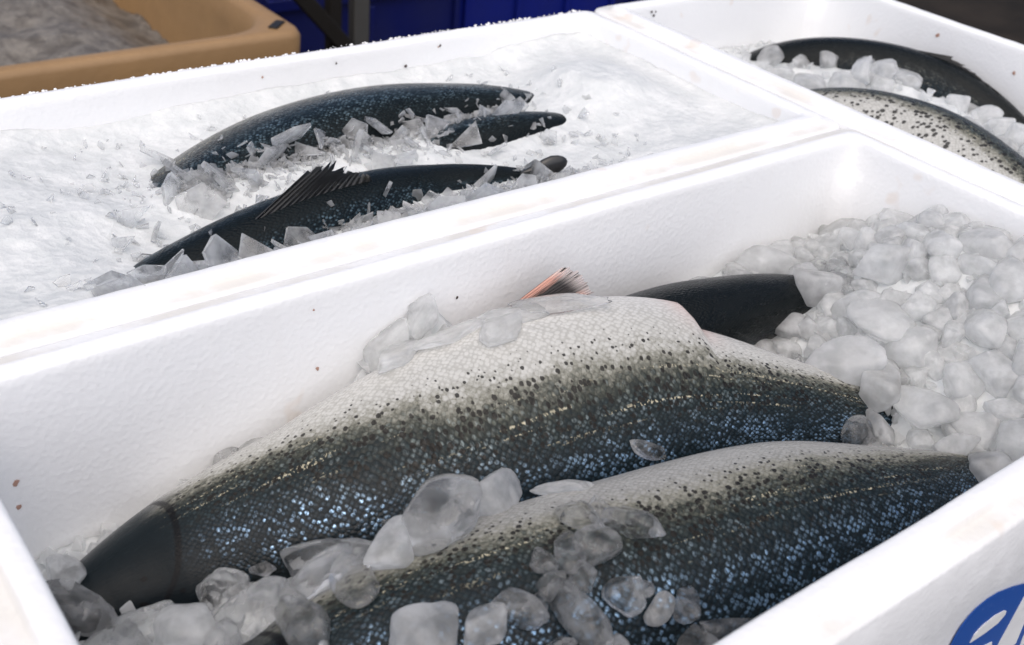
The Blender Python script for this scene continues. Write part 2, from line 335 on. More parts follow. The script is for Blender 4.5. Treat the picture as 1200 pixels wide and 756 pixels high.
# printed emblem on the outer wall of the front box: blue oval with pale leaf-shaped bars
def flat(name, pts, y, mat, parent, depth=.0004):
    n = len(pts); V = [(x, y, z) for x, z in pts] + [(x, y+depth, z) for x, z in pts]
    F = [tuple(range(n)), tuple(reversed(range(n, 2*n)))] + [(i, i+n, (i+1) % n+n, (i+1) % n) for i in range(n)]
    return mesh_obj(name, V, F, mat, parent, boxF.location, smooth=False)
EY = FY0 - .0001
blue = flat('printed_emblem', [(-.3585, -.091), (-.3575, -.082), (-.3555, -.0755), (-.351, -.0700), (-.345, -.0668), (-.335, -.0655), (-.323, -.0668), (-.305, -.0725), (-.29, -.0785), (-.26, -.094), (-.235, -.115), (-.222, -.140), (-.225, -.160), (-.240, -.172), (-.262, -.172), (-.29, -.155), (-.325, -.128), (-.348, -.108)], EY, MAT['ink'], boxF)
for nm, pts in (('leaf_bar', [(-.3335, -.1015), (-.3325, -.0950), (-.327, -.0915), (-.314, -.0902), (-.303, -.0925), (-.2995, -.0950), (-.2990, -.0985), (-.304, -.1025), (-.318, -.1030)]),
                ('slant_stripe', [(-.281, -.0925), (-.262, -.1140), (-.258, -.148), (-.276, -.152), (-.288, -.133)]),
                ('leaf_bar', [(-.250, -.115), (-.232, -.130), (-.232, -.155), (-.248, -.160), (-.2515, -.140)]),
                ('leaf_bar', [(-.318, -.116), (-.300, -.121), (-.292, -.137), (-.300, -.141), (-.315, -.126)])):
    flat(nm, pts, EY - .0004, MAT['eps'], blue, .00035)

# ------------------------------------------------------------------ salmon
# ---- fish geometry (pure maths) ----
PS = np.array([0, .02, .06, .12, .20, .33, .45, .60, .75, .88, .95, 1.0])
PD = np.array([.03, .17, .36, .56, .76, .95, 1.0, .90, .62, .34, .30, .33])   # dorsal half depth
PV = np.array([.03, .16, .36, .60, .80, 1.0, 1.02, .93, .58, .33, .29, .32])  # ventral half depth
PW = np.array([.03, .20, .44, .66, .86, .98, 1.0, .88, .60, .31, .20, .10])   # half width
def smooth_interp(s, xs, ys):
    m = np.gradient(ys, xs); i = np.clip(np.searchsorted(xs, s) - 1, 0, len(xs) - 2)
    h = xs[i+1] - xs[i]; t = (s - xs[i]) / h
    return ((2*t**3-3*t**2+1)*ys[i] + (t**3-2*t**2+t)*h*m[i] + (-2*t**3+3*t**2)*ys[i+1] + (t**3-t**2)*h*m[i+1])
def catmull(P, u):
    P = np.asarray(P, float); n = len(P) - 1
    d = np.r_[0, np.cumsum(np.linalg.norm(np.diff(P, axis=0), axis=1))]; d /= d[-1]
    return np.stack([smooth_interp(u, d, P[:, k]) for k in range(3)], -1)
def fish_frame(sp, s):
    """centre, tangent, dorsal, lateral and the three half sizes at positions s (0 snout .. 1 tail root)"""
    s = np.atleast_1d(np.asarray(s, float)); e = 1e-3
    C = catmull(sp['spine'], s); T = catmull(sp['spine'], np.clip(s+e, 0, 1)) - catmull(sp['spine'], np.clip(s-e, 0, 1))
    T /= np.linalg.norm(T, axis=1)[:, None]
    D0 = np.array(sp['dorsal'], float); D1 = np.array(sp.get('dorsal_tail', sp['dorsal']), float)
    D = D0[None]*(1-s[:, None]) + D1[None]*s[:, None]
    D = D - T*(D*T).sum(1)[:, None]; D /= np.linalg.norm(D, axis=1)[:, None]
    Wv = np.cross(T, D)
    a = smooth_interp(s, PS, PD)*sp['depth']; b = smooth_interp(s, PS, PV)*sp['depth']; w = smooth_interp(s, PS, PW)*sp['width']
    if 'flap' in sp:                                  # belly opened as far as the vent: the flap ends in a step
        s0, amt = sp['flap']; st = np.clip((s0 + .005 - s)/.010, 0, 1); st = st*st*(3-2*st)
        b = b + amt*st*np.clip((s - .25)/.2, 0, 1)
    return C, T, D, Wv, a, b, w
def fish_point(sp, s, th, lift=0.0):
    C, T, D, Wv, a, b, w = fish_frame(sp, s)
    c, q = np.cos(th), np.sin(th)
    r = np.where(c > 0, a, b)
    px = np.sign(c)*np.abs(c)**.92*r; py = np.sign(q)*np.abs(q)**.92*w
    nrm = np.sqrt((c*w)**2 + (q*r)**2) + 1e-9
    return C + D*(px + lift*c*w/nrm)[:, None] + Wv*(py + lift*q*r/nrm)[:, None]
FISH = {
 'F1': dict(spine=[(-.775,-.064,-.128),(-.66,-.062,-.130),(-.52,-.092,-.106),(-.36,-.125,-.090),(-.20,-.190,-.116),(-.075,-.25,-.138)],
            dorsal=(0,-.85,-.5), depth=.071, width=.046, flap=(.632,.020)),
 'F2': dict(spine=[(-.60,-.050,-.15),(-.42,-.045,-.13),(-.25,-.050,-.107),(-.12,-.076,-.102),(-.03,-.112,-.125)],
            dorsal=(0,-.5,.85), depth=.065, width=.045),
 'F3': dict(spine=[(-.76,-.180,-.130),(-.64,-.203,-.112),(-.48,-.240,-.106),(-.33,-.265,-.105),(-.20,-.288,-.115),(-.08,-.30,-.135)],
            dorsal=(0,-.8,-.45), depth=.070, width=.047),
 'B1': dict(spine=[(-.70,.20,-.095),(-.58,.235,-.077),(-.42,.285,-.053),(-.28,.295,-.045),(-.14,.266,-.050),(-.060,.245,-.080)],
            dorsal=(0,-.9,.2), depth=.060, width=.042),
 'B2': dict(spine=[(-.52,.205,-.090),(-.36,.222,-.078),(-.25,.226,-.054),(-.15,.214,-.052),(-.07,.20,-.080)],
            dorsal=(0,-.8,.5), depth=.045, width=.034),
 'B3': dict(spine=[(-.72,.09,-.075),(-.60,.125,-.067),(-.47,.150,-.060),(-.36,.158,-.053),(-.28,.138,-.047),(-.22,.117,-.060)],
            dorsal=(0,-.3,.95), depth=.050, width=.036),
 'R1': dict(spine=[(.17,.36,-.13),(.26,.305,-.094),(.335,.205,-.081),(.37,.10,-.083),(.375,.02,-.096),(.365,-.06,-.11)],
            dorsal=(.2,0,1), depth=.055, width=.04),
 'R2': dict(spine=[(.12,.24,-.10),(.165,.16,-.082),(.193,.06,-.082),(.185,-.05,-.096),(.155,-.18,-.115),(.12,-.30,-.13)],
            dorsal=(.78,.1,.60), depth=.065, width=.046),
}
# ---- end fish geometry ----
NS, NT = 180, 44
TREES = []          # (vertices, triangles) of everything lumps of ice may lie on
def patch(sp, s0, s1, t0, t1, side, lift, ns, nth):
    V, F = [], []
    for i in range(ns):
        s = s0 + (s1-s0)*i/(ns-1)
        th = np.linspace(t0, t1, nth)*PI*side
        edge = np.minimum(1, 3*np.minimum(np.arange(nth), nth-1-np.arange(nth))/(nth-1)) * min(1, 3*min(i, ns-1-i)/(ns-1) + .001)
        V += [tuple(fish_point(sp, [s], np.array([th[j]]), lift*edge[j] - .0004)[0]) for j in range(nth)]
    for i in range(ns-1):
        for j in range(nth-1):
            a = i*nth+j; f = (a, a+1, a+nth+1, a+nth); F.append(f if side > 0 else f[::-1])
    return V, F
def fin(parent, root_a, root_b, direction, la, lb, nrm, mat, name, rays=16, ragged=.15, sweep=0.0, seed=0, thick=.0012, curl=0.0, tips=None):
    """a fan of rays between two root points; la / lb are the ray lengths at its two ends"""
    q = random.Random(seed); A, B, d, n = Vector(root_a), Vector(root_b), Vector(direction).normalized(), Vector(nrm).normalized(); V, F, fn = [], [], []
    along = (B-A).normalized(); m = 7
    for sgn in (1, -1):
        for i in range(rays*2+1):
            f = i/(rays*2); bulge = math.sin(PI*min(1, f*1.1+.12))**.6
            L = (la + (lb-la)*f)*(.62 + .38*bulge)*(1 + (q.uniform(-1, 1)*ragged if sgn > 0 else 0)); 
            if tips:
                d = Vector(tips[0]).lerp(Vector(tips[1]), f) - A.lerp(B, f); L = d.length*(.9 + .1*bulge)*(1 + (q.uniform(-1, .5)*ragged if sgn > 0 else 0)); d = d.normalized()
            if sgn > 0: LEN.append(L)
            else: L = LEN[i]
            for j in range(m):
                w = j/(m-1); p = A.lerp(B, f) + d*L*w + along*(sweep*w*L*(.4 + .6*f)) + n*(curl*L*w*w + .0012*math.sin(i*PI)*w)
                p += n*((.0005 if i % 2 else -.0003)*w*3) + n*sgn*thick*.5*(1 - .8*w); V.append(p); fn.append((f, w, 0))
    k = (rays*2+1)*m
    for b in (0, k):
        for i in range(rays*2):
            for j in range(m-1):
                a = b+i*m+j; f = (a, a+1, a+m+1, a+m); F.append(f if b == 0 else f[::-1])
    for i in range(rays*2): a = i*m+m-1; F.append((a, a+k, a+m+k, a+m))
    for i in (0, rays*2):
        for j in range(m-1): a = i*m+j; F.append((a, a+1, a+1+k, a+k))
    LEN.clear()
    o = mesh_obj(name, V, F, MAT[mat], parent, parent.location); attr(o, 'fn', fn, 'FLOAT_VECTOR'); return o
LEN = []
def salmon(key, label, skin, group='whole salmon on ice', tail=True, head=True, fins=()):
    sp = FISH[key]; root = empty('salmon', tuple(np.mean(np.array(sp['spine']), 0)), label, 'fish', group)
    ss = np.r_[np.linspace(0, .06, 12)[:-1], np.linspace(.06, 1, NS-11)]; th = np.linspace(-PI, PI, NT+1)
    V, bd, sc, pk = [], [], [], []
    Ltot = np.linalg.norm(np.diff(np.array(sp['spine']), axis=0), axis=1).sum()
    girth = PI*(sp['depth']+sp['width'])/2
    for i, s in enumerate(ss):
        P = fish_point(sp, np.full(NT+1, s), th)
        for j in range(NT+1):
            V.append(P[j]); t = abs(th[j])/PI; bd.append((s, t, 1)); sc.append((s*Ltot, th[j]/PI*girth, 0))
            pk.append((.85*math.exp(-((s-sp['flap'][0])/.020)**2)*sstep(.62, .92, t) + .18*sstep(.9, 1, t)*sstep(.3, .5, s)*(1-sstep(.62, .65, s))) if 'flap' in sp else 0)
    F = []
    for i in range(NS-1):
        for j in range(NT): a = i*(NT+1)+j; F.append((a, a+1, a+NT+2, a+NT+1))
    F.append(tuple(range(NT, -1, -1))); F.append(tuple((NS-1)*(NT+1)+j for j in range(NT+1)))
    body = mesh_obj('body', V, F, MAT[skin], root, root.location)
    attr(body, 'bd', bd, 'FLOAT_VECTOR'); attr(body, 'sc', sc, 'FLOAT_VECTOR'); attr(body, 'pink', pk)
    TREES.append(([Vector(v) for v in V], [f for f in F[:-2]]))
    if head:
        for side in (1, -1):
            pv, pf = patch(sp, .065, .138, .22, .84, side, .0013, 14, 18)
            gc = mesh_obj('gill_cover', pv, pf, MAT[skin], root, root.location)
            attr(gc, 'bd', [(.065+.073*(i//18)/13, .22+.62*(i % 18)/17, 1) for i in range(len(pv))], 'FLOAT_VECTOR')
            attr(gc, 'sc', [((.065+.073*(i//18)/13)*Ltot, side*(.22+.62*(i % 18)/17)*girth, 0) for i in range(len(pv))], 'FLOAT_VECTOR')
            c = fish_point(sp, [.052], np.array([side*.42*PI]), -.002)[0]
            bm = bmesh.new(); bmesh.ops.create_uvsphere(bm, u_segments=16, v_segments=10, radius=.0068, matrix=Matrix.Translation(Vector(c) - root.location)); bm_obj('eye', bm, MAT['eye'], root, smooth=True)
    C, T, D, Wv, a, b, w = fish_frame(sp, [.985])
    if tail:
        fin(root, C[0]+D[0]*a[0]*.95, C[0]-D[0]*b[0]*.95, T[0], .045, .045, Wv[0], 'fin_dark', 'tail_fin', rays=18, ragged=.06, seed=3)
    return root, sp
LAB = {
 'F1': 'large spotted salmon showing its pale belly and a small reddish fin',
 'F2': 'smooth black-backed salmon behind the big pale-bellied one, tail end buried in ice lumps',
 'F3': 'spotted salmon lying along the printed box wall, head under loose ice',
 'B1': 'arched blue-green salmon nearest the tan tub, lying in shard ice',
 'B2': 'short stretch of a salmon just showing between two others in the shard ice',
 'B3': 'slim dark salmon with a raised frayed back fin in the shard ice',
 'R1': 'dark-backed salmon against the wall of the crosswise box, back fin raised',
 'R2': 'pale silvery salmon with black flecks and dark back edge in the crosswise box'}
SK = dict(F1='skin_big', F2='skin_back', F3='skin_near', B1='skin_far', B2='skin_far', B3='skin_slim', R1='skin_back', R2='skin_pale')
ROOT = {k: salmon(k, LAB[k], SK[k], tail=k != 'F2')[0] for k in LAB}
def fp(k, s, t, lift=-.002): return Vector(fish_point(FISH[k], [s], np.array([t*PI]), lift)[0])
def ax(k, s):
    C, T, D, Wv, a, b, w = fish_frame(FISH[k], [s]); return Vector(T[0]), Vector(D[0]), Vector(Wv[0])
fin(ROOT['F1'], fp('F1', .466, -.93), fp('F1', .515, .97), (1, 0, 0), .05, .05, Vector((-.62, -.5, .6)), 'fin_red', 'pelvic_fin', rays=12, ragged=.04, seed=4, thick=.0016, tips=((-.364, -.032, -.016), (-.330, -.036, -.046)))
T_, D_, W_ = ax('F1', .55)
fin(ROOT['F1'], fp('F1', .46, .05), fp('F1', .56, .05), T_*.9 + D_*.35 + Vector((0, 0, .05)), .05, .03, Vector((0, -.4, 1)), 'fin_dark', 'dorsal_fin', rays=14, seed=5)
T_, D_, W_ = ax('B1', .55)
fin(ROOT['B1'], fp('B1', .47, .10), fp('B1', .60, .10), T_*.9 + Vector((0, -.35, -.05)), .040, .030, Vector((0, -.6, .8)), 'fin_dark', 'dorsal_fin', rays=14, seed=6)
T_, D_, W_ = ax('B3', .5)
fin(ROOT['B3'], fp('B3', .37, 0), fp('B3', .60, 0), (1, 0, 0), .05, .024, W_, 'fin_dark', 'dorsal_fin', rays=15, ragged=.16, seed=7, tips=((-.462, .150, .009), (-.422, .142, -.008)))
T_, D_, W_ = ax('R1', .6)
fin(ROOT['R1'], fp('R1', .48, 0), fp('R1', .66, 0), (1, 0, 0), .045, .030, W_, 'fin_dark', 'dorsal_fin', rays=14, ragged=.12, seed=8, tips=(fp('R1', .60, 0) + D_*.009, fp('R1', .74, 0) + D_*.004))
def lobe(root, c, ax_l, ax_w, ax_t, l, w, t):
    bm = bmesh.new(); bmesh.ops.create_uvsphere(bm, u_segments=20, v_segments=14, radius=1)
    for v in bm.verts:
        k = (v.co.x+1)/2; f = .38 + .62*sstep(.1, .75, k); p = ax_l*v.co.x*l + ax_w*v.co.y*w*f + ax_t*v.co.z*t; v.co = Vector(c) - root.location + p
    o = bm_obj('adipose_fin', bm, MAT['fin_dark'], root, smooth=True); attr(o, 'fn', [(0.5, 0.3, 0)]*len(o.data.vertices), 'FLOAT_VECTOR')
lobe(ROOT['B3'], (-.263, .120, -.026), Vector((.93, -.30, .18)).normalized(), Vector((.05, .25, .95)).normalized(), Vector((-.35, -.9, .25)).normalized(), .022, .0095, .004)

# ------------------------------------------------------------------ ice
def ice_height(key, x, y):
    n1 = noise.noise(Vector((x*22, y*22, 3.7)))*.006 + noise.noise(Vector((x*60, y*60, 9.1)))*.003
    g = lambda cx, cy, sx, sy: math.exp(-((x-cx)/sx)**2 - ((y-cy)/sy)**2)
    if key == 'F':
        A = sstep(-.25, -.03, x); top = .020 + .070*sstep(.0, -.13, y)
        h = -.128 + A*(top+.010) + .096*g(-.475, -.0, .060, .040) + .022*g(-.60, -.005, .07, .03) + .030*g(-.20, -.01, .12, .03) + .022*g(-.66, -.14, .09, .028) + .02*g(-.5, -.16, .08, .02)
        return min(h, -.012) + n1
    if key == 'B':
        dw = min(x-BX0-.031, BX1-.031-x, y-BY0-.031, BY1-.031-y); n1 += .008*math.exp(-max(0, dw)/.014)
        h = -.037 + .012*sstep(-.17, -.05, x) + .010*g(-.45, .215, .25, .03) + .014*sstep(-.56, -.68, x) + .010*g(-.4, .08, .4, .03) + .008*g(-.3, .38, .3, .03)
        return min(h + n1*.5 + .030*g(-.105, .245, .055, .055), -.006)
    h = -.080 + .036*g(.275, .13, .05, .14) + .02*g(.27, -.1, .06, .1) + .012*g(.2, .3, .1, .1)
    return h + n1
def ice_bed(key, x0, x1, y0, y1, label):
    nx, ny = int((x1-x0)/.004), int((y1-y0)/.004); V, F = [], []
    for j in range(ny+1):
        for i in range(nx+1):
            x = x0+(x1-x0)*i/nx; y = y0+(y1-y0)*j/ny
            z = ice_height(key, x, y) + noise.noise(Vector((x*170, y*170, 1.3)))*(.0016 if key != 'B' else .0009)
            V.append((x, y, z))
    for j in range(ny):
        for i in range(nx): a = j*(nx+1)+i; F.append((a, a+1, a+nx+2, a+nx+1))
    TREES.append(([Vector(v) for v in V], list(F)))
    base = len(V); rim = [i for i in range(nx+1)] + [(j+1)*(nx+1)-1 for j in range(1, ny+1)] + [ny*(nx+1)+i for i in range(nx-1, -1, -1)] + [j*(nx+1) for j in range(ny-1, 0, -1)]
    for i in rim: V.append((V[i][0], V[i][1], -.181))
    for a in range(len(rim)): b = (a+1) % len(rim); F.append((rim[b], rim[a], base+a, base+b))
    o = mesh_obj('ice_bed', V, F, MAT['snow'], None, ((x0+x1)/2, (y0+y1)/2, -.181)); tag(o, label, 'ice', None, 'stuff'); return o
ice_bed('F', FX0+.0375, FX1-.0375, FY0+.0375, FY1-.0375, 'crushed ice bed under the big lumps and salmon of the printed box')
ice_bed('B', BX0+.0292, BX1-.0292, BY0+.0292, BY1-.0292, 'fine snowy crushed ice bed of the box before the tan tub')
ice_bed('R', RX0+.0355, RX1-.0355, RY0+.0355, RY1-.0355, 'crushed ice bed of the crosswise box')
bv = BVHTree.FromPolygons([v for V, F in TREES for v in V], [tuple(i+off for i in f) for (V, F), off in zip(TREES, np.cumsum([0]+[len(V) for V, F in TREES[:-1]]).tolist()) for f in F])
def drop(x, y):
    h = bv.ray_cast(Vector((x, y, .3)), Vector((0, 0, -1))); return (h[0], h[1]) if h[0] else (Vector((x, y, -.1)), Vector((0, 0, 1)))
FISH_BV = BVHTree.FromPolygons([v for V, F in TREES[:8] for v in V], [tuple(i+off for i in f) for (V, F), off in zip(TREES[:8], np.cumsum([0]+[len(V) for V, F in TREES[:7]]).tolist()) for f in F])

def hull_mesh(name, pts, bevel, mat, sub=0, jit=0.0, seed=0):
    bm = bmesh.new()
    for p in pts: bm.verts.new(p)
    r = bmesh.ops.convex_hull(bm, input=bm.verts); 
    bmesh.ops.delete(bm, geom=[v for v in bm.verts if not v.link_faces], context='VERTS')
    bmesh.ops.dissolve_limit(bm, angle_limit=math.radians(14), verts=bm.verts, edges=bm.edges)
    if bevel: bmesh.ops.bevel(bm, geom=list(bm.edges), offset=bevel, segments=2, profile=.6, affect='EDGES', clamp_overlap=True)
    if sub:
        bmesh.ops.triangulate(bm, faces=bm.faces); bmesh.ops.subdivide_edges(bm, edges=bm.edges, cuts=1, use_grid_fill=True)
        for _ in range(4): bmesh.ops.smooth_vert(bm, verts=bm.verts, factor=.5)
        for v in bm.verts: v.co += v.co.normalized()*(noise.noise(v.co*2.2 + Vector((seed*7, 0, 0)))*jit + noise.noise(v.co*5 + Vector((seed*3, 0, 0)))*jit*.4)
    bmesh.ops.recalc_face_normals(bm, faces=bm.faces)
    me = bpy.data.meshes.new(name); bm.to_mesh(me); bm.free(); me.shade_smooth(); me.materials.append(mat); return me
LUMPS, SHARDS = [], []
for i in range(14):           # melted lumps: rounded polyhedra
    q = random.Random(100+i); bm = bmesh.new(); bmesh.ops.create_icosphere(bm, subdivisions=4, radius=1)
    pl = []
    for _ in range(q.randint(9, 14)):
        n = Vector((q.gauss(0, 1), q.gauss(0, 1), q.gauss(0, 1))).normalized(); pl.append((n, q.uniform(.66, .95)))
    pw = q.uniform(16, 40); ex = (q.uniform(1.0, 1.2), q.uniform(.72, .95), q.uniform(.58, .8))
    for v in bm.verts:
        d = v.co.normalized(); sm = sum(max(0, d.dot(n)/r)**pw for n, r in pl) + (1/1.25)**pw
        r = sm**(-1/pw) + noise.noise(d*2.0 + Vector((i*7, 0, 0)))*.05 + noise.noise(d*5.5 + Vector((i*3, 0, 0)))*.022
        v.co = Vector((d.x*r*ex[0], d.y*r*ex[1], d.z*r*ex[2]))
    me = bpy.data.meshes.new('ice_lump'); bm.to_mesh(me); bm.free(); me.shade_smooth(); me.materials.append(MAT['ice_cloudy']); LUMPS.append(me)
for i in range(12):
    q = random.Random(300+i); pts = []; n = q.randint(3, 5); a0 = q.uniform(0, 6.28)
    for k in range(n):
        a = a0 + 2*PI*(k + q.uniform(-.25, .25))/n; r = q.uniform(.6, 1.15)
        for z in (-1, 1): pts.append(Vector((r*math.cos(a)*(1+.06*z), r*math.sin(a)*.8, z*q.uniform(.06, .13) + .1*math.cos(a))))
    SHARDS.append(hull_mesh('ice_shard', pts, .025, MAT['ice_shard']))
    SHARDS[-1].shade_flat()
PLACED = []
def place(name, me, loc, size, rot, label, group, mat=None, squash=None):
    o = bpy.data.objects.new(name, me); COL.objects.link(o); o.location = loc
    o.scale = tuple(size*k for k in (squash or (1, 1, 1))); o.rotation_euler = rot
    if mat: o.material_slots[0].link = 'OBJECT'; o.material_slots[0].material = mat
    PLACED.append((Vector(loc), size)); return tag(o, label, 'ice', group)
R_ = random.Random(77)
rr = lambda: (R_.uniform(-.5, .5), R_.uniform(-.5, .5), R_.uniform(0, 6.28))
BIG = 'ice lump with crusty white top resting between the two spotted salmon'
G_F, L_F = 'loose ice lumps among the salmon of the printed box', 'loose translucent ice lump lying among the salmon heads of the printed box'
# x, y, half length, turn, (length, width, height), lump, sink, own label
for i, (x, y, hl, rz, sq, li, sink, lab) in enumerate([
    (-.672, -.118, .0200, -.15, (.62, 1.25, .95), 1, .1, 'upright oblong ice lump leaning on the dark head of the big salmon'),
    (-.612, -.137, .0270, -.75, (1.0, .95, .75), 3, .2, BIG),
    (-.709, -.115, .0170, .3, (1, 1, 1), 2, .2, None), (-.698, -.137, .0200, 1.2, (1, 1, .9), 4, .2, None), (-.664, -.158, .0200, -.6, (1, 1, .9), 5, .2, None),
    (-.636, -.163, .0205, -.8, (1, .8, .8), 6, .3, None), (-.563, -.178, .0215, .1, (1, 1.1, 1), 7, .2, 'broad pale ice lump on the shoulder of the salmon by the printed wall'),
    (-.527, -.172, .0165, -.2, (1, 1.15, 1), 8, .2, None), (-.546, -.172, .0135, .4, (1, 1, 1), 9, .2, None), (-.536, -.262, .0180, -1.1, (1.1, .75, .8), 10, .2, None),
    (-.530, -.285, .0175, -1.3, (1.1, .75, .8), 11, .2, None), (-.612, -.230, .0180, .4, (1, 1.1, .9), 0, .2, None), (-.575, -.272, .0180, .9, (1, .8, .8), 1, .2, None),
    (-.507, -.236, .0120, .4, (1, 1, .8), 2, .3, None), (-.540, -.240, .0090, .4, (1, 1, .8), 3, .3, None), (-.582, -.238, .0120, .4, (1, 1, .8), 5, .3, None),
    (-.455, -.300, .0170, -.5, (1.1, .6, .6), 4, .3, None), (-.470, -.315, .0280, -.55, (1.15, .8, .7), 6, .2, None), (-.737, -.072, .0170, -.5, (1.1, .7, .7), 7, .2, None),
    (-.736, -.055, .0110, .4, (1, 1, 1), 8, .2, None), (-.727, -.100, .0180, .2, (1, 1, .9), 9, .2, None), (-.640, -.104, .0060, .2, (1, 1, 1), 10, .0, None),
    (-.652, -.124, .0150, .2, (1.1, .7, .8), 11, .3, None), (-.487, -.186, .0130, -.6, (1.2, .5, .5), 0, .3, None), (-.531, -.135, .0150, .2, (1, 1, .7), 1, .3, None),
    (-.222, -.226, .0150, .2, (1, 1, .8), 2, .2, None), (-.617, -.010, .0110, .2, (1, 1, .8), 3, .2, None), (-.598, -.012, .0120, .2, (1, 1, .8), 4, .2, None),
    (-.729, -.125, .0180, .2, (1, 1, .9), 5, .2, None), (-.686, -.160, .0170, .9, (1, 1, .9), 6, .2, None), (-.592, -.155, .0150, .9, (1, 1, .9), 7, .2, None),
    (-.597, -.176, .0150, .1, (1, 1, .9), 8, .2, None), (-.622, -.180, .0140, .6, (1, 1, .8), 9, .2, None), (-.657, -.190, .0160, .4, (1, 1, .8), 10, .2, None),
    (-.506, -.262, .0100, .4, (1, 1, .9), 11, .1, None), (-.630, -.126, .0090, .4, (1, 1, .8), 0, .2, None), (-.213, -.242, .0130, .4, (1, 1, .8), 1, .2, None),
    (-.230, -.210, .0130, .4, (1, 1, .8), 2, .2, None), (-.395, -.060, .0220, -.5, (1.3, .6, .35), 4, .4, 'flat melting ice slab on the pale belly of the big salmon'),
    (-.440, -.060, .0190, -.5, (1.2, .7, .4), 5, .4, None), (-.398, -.168, .0100, -.5, (1.2, .6, .5), 6, .3, None), (-.190, -.128, .0100, -.7, (1.3, .7, .6), 8, .2, None), (-.505, -.034, .0200, .3, (1.2, .8, .5), 3, .5, None), (-.470, -.040, .0210, -.4, (1.2, .9, .4), 6, .5, None), (-.450, -.022, .0150, .1, (1.1, .8, .6), 2, .4, None), (-.425, -.050, .0160, -.5, (1.3, .7, .4), 11, .5, None), (-.500, -.015, .0180, .9, (1.1, .8, .7), 0, .3, None), (-.475, -.012, .0140, .9, (1.1, .8, .7), 5, .3, None), (-.100, -.065, .0120, .9, (1, .8, .8), 5, .2, None), (-.105, -.090, .0130, .2, (1, .8, .8), 7, .2, None), (-.120, -.108, .0140, .2, (1, .9, .8), 1, .2, None),
    (-.492, -.275, .0080, .4, (1, 1, .9), 9, .1, None), (-.645, -.235, .0150, .4, (1, 1, .9), 2, .2, None), (-.552, -.265, .0090, .4, (1, 1, .9), 3, .2, None), (-.525, -.245, .0085, .4, (1, 1, .9), 4, .2, None)]):
    p, nr = drop(x, y)
    loc = p + nr*(hl*sq[2]*.62*(1-sink*1.6)); q = nr.to_track_quat('Z', 'Y') if nr.z > .3 else Vector((0, 0, 1)).to_track_quat('Z', 'Y')
    e = (q @ Euler((R_.uniform(-.15, .15), R_.uniform(-.15, .15), rz)).to_quaternion()).to_euler()
    place('ice_lump', LUMPS[li], loc, hl*1.10, e, lab or L_F, None if lab else G_F, MAT['ice_cloudy'] if i % 4 == 3 or (y > -.06 and x > -.6) else MAT['ice_clear'], sq)

for _ in range(60):
    if R_.random() < .45: x, y = R_.uniform(-.72, -.55), R_.gauss(-.15, .018)
    else: x, y = R_.uniform(-.66, -.46), R_.uniform(-.30, -.215)
    p, nr = drop(x, y); sz = R_.uniform(.007, .016); loc = p + nr*sz*.25
    if any((loc-l).length < (sz+s)*.5 for l, s in PLACED): continue
    place('ice_lump', LUMPS[R_.randrange(12)], loc, sz, rr(), L_F, G_F, MAT['ice_clear'], (1.1, .9, .8))
# the heap over the tails in the printed box
n = 0; tries = 0
while n < 135 and tries < 6000:
    tries += 1
    x, y = R_.uniform(-.27, -.012), R_.uniform(-.325, -.012)
    if sstep(-.26, -.05, x) < R_.random()*.5: continue
    p, nr = drop(x, y); hb = ice_height('F', x, y)
    if p.z > hb + .008 and not (p.z < hb + .022 and R_.random() < .5): continue
    sz = R_.choice((.012, .015, .018, .021, .025))*R_.uniform(.9, 1.1); loc = Vector((x, y, p.z + sz*R_.uniform(.05, .40)))
    if any((loc-l).length < (sz+s)*.56 for l, s in PLACED): continue
    if loc.x + sz > -.006: loc.x = -.008 - sz
    if loc.y + sz > -.004: loc.y = -.008 - sz
    place('ice_lump', LUMPS[R_.randrange(14)], loc, sz, rr(), 'rounded white ice lump in the heap over the salmon tails of the printed box', 'ice lumps heaped over the tails in the printed box', MAT['ice_heap']); n += 1
# loose lumps round the fish of the crosswise box
n = 0; tries = 0
while n < 36 and tries < 4000:
    tries += 1
    x, y = R_.uniform(.10, .385), R_.uniform(-.12, .30); p, nr = drop(x, y); hb = ice_height('R', x, y)
    if p.z > hb + .006 or abs(x - (.265 + .05*(y-.1))) > .085: continue
    sz = R_.uniform(.013, .023); loc = Vector((x, y, p.z + sz*R_.uniform(.1, .45)))
    if any((loc-l).length < (sz+s)*.62 for l, s in PLACED): continue
    place('ice_lump', LUMPS[R_.randrange(12)], loc, sz, rr(), 'rounded milky ice lump between the two salmon of the crosswise box', 'ice lumps in the crosswise box', MAT['ice_heap']); n += 1
# splintered plates of ice round the fish of the box before the tub
def splinter_spot():
    k = R_.random()
    if k < .45:
        x = R_.uniform(-.55, -.20); c = .225 + .02*math.sin((x+.5)*6); y = R_.gauss(c, .016)
    elif k < .85: x = R_.uniform(-.66, -.22); y = .150 + (x+.40)*.12*(1 if x < -.4 else -.3) - R_.uniform(.025, .07)
    else: x = R_.uniform(-.62, -.15); y = R_.uniform(.09, .29)
    return x, y
n = 0; tries = 0
while n < 80 and tries < 5000:
    tries += 1
    x, y = splinter_spot(); p, nr = drop(x, y); hb = ice_height('B', x, y)
    if p.z > hb + .014: continue
    sz = R_.uniform(.010, .024); loc = Vector((x, y, p.z + sz*.28))
    if any((loc-l).length < (sz+s)*.40 for l, s in PLACED): continue
    e = (R_.choice((-1, 1))*R_.uniform(.5, 1.35), R_.uniform(-.5, .5), R_.uniform(0, 6.28))
    place('ice_shard', SHARDS[R_.randrange(12)], loc, sz, e, 'thin clear splinter of ice standing beside the salmon before the tub', 'ice splinters in the box before the tub'); n += 1
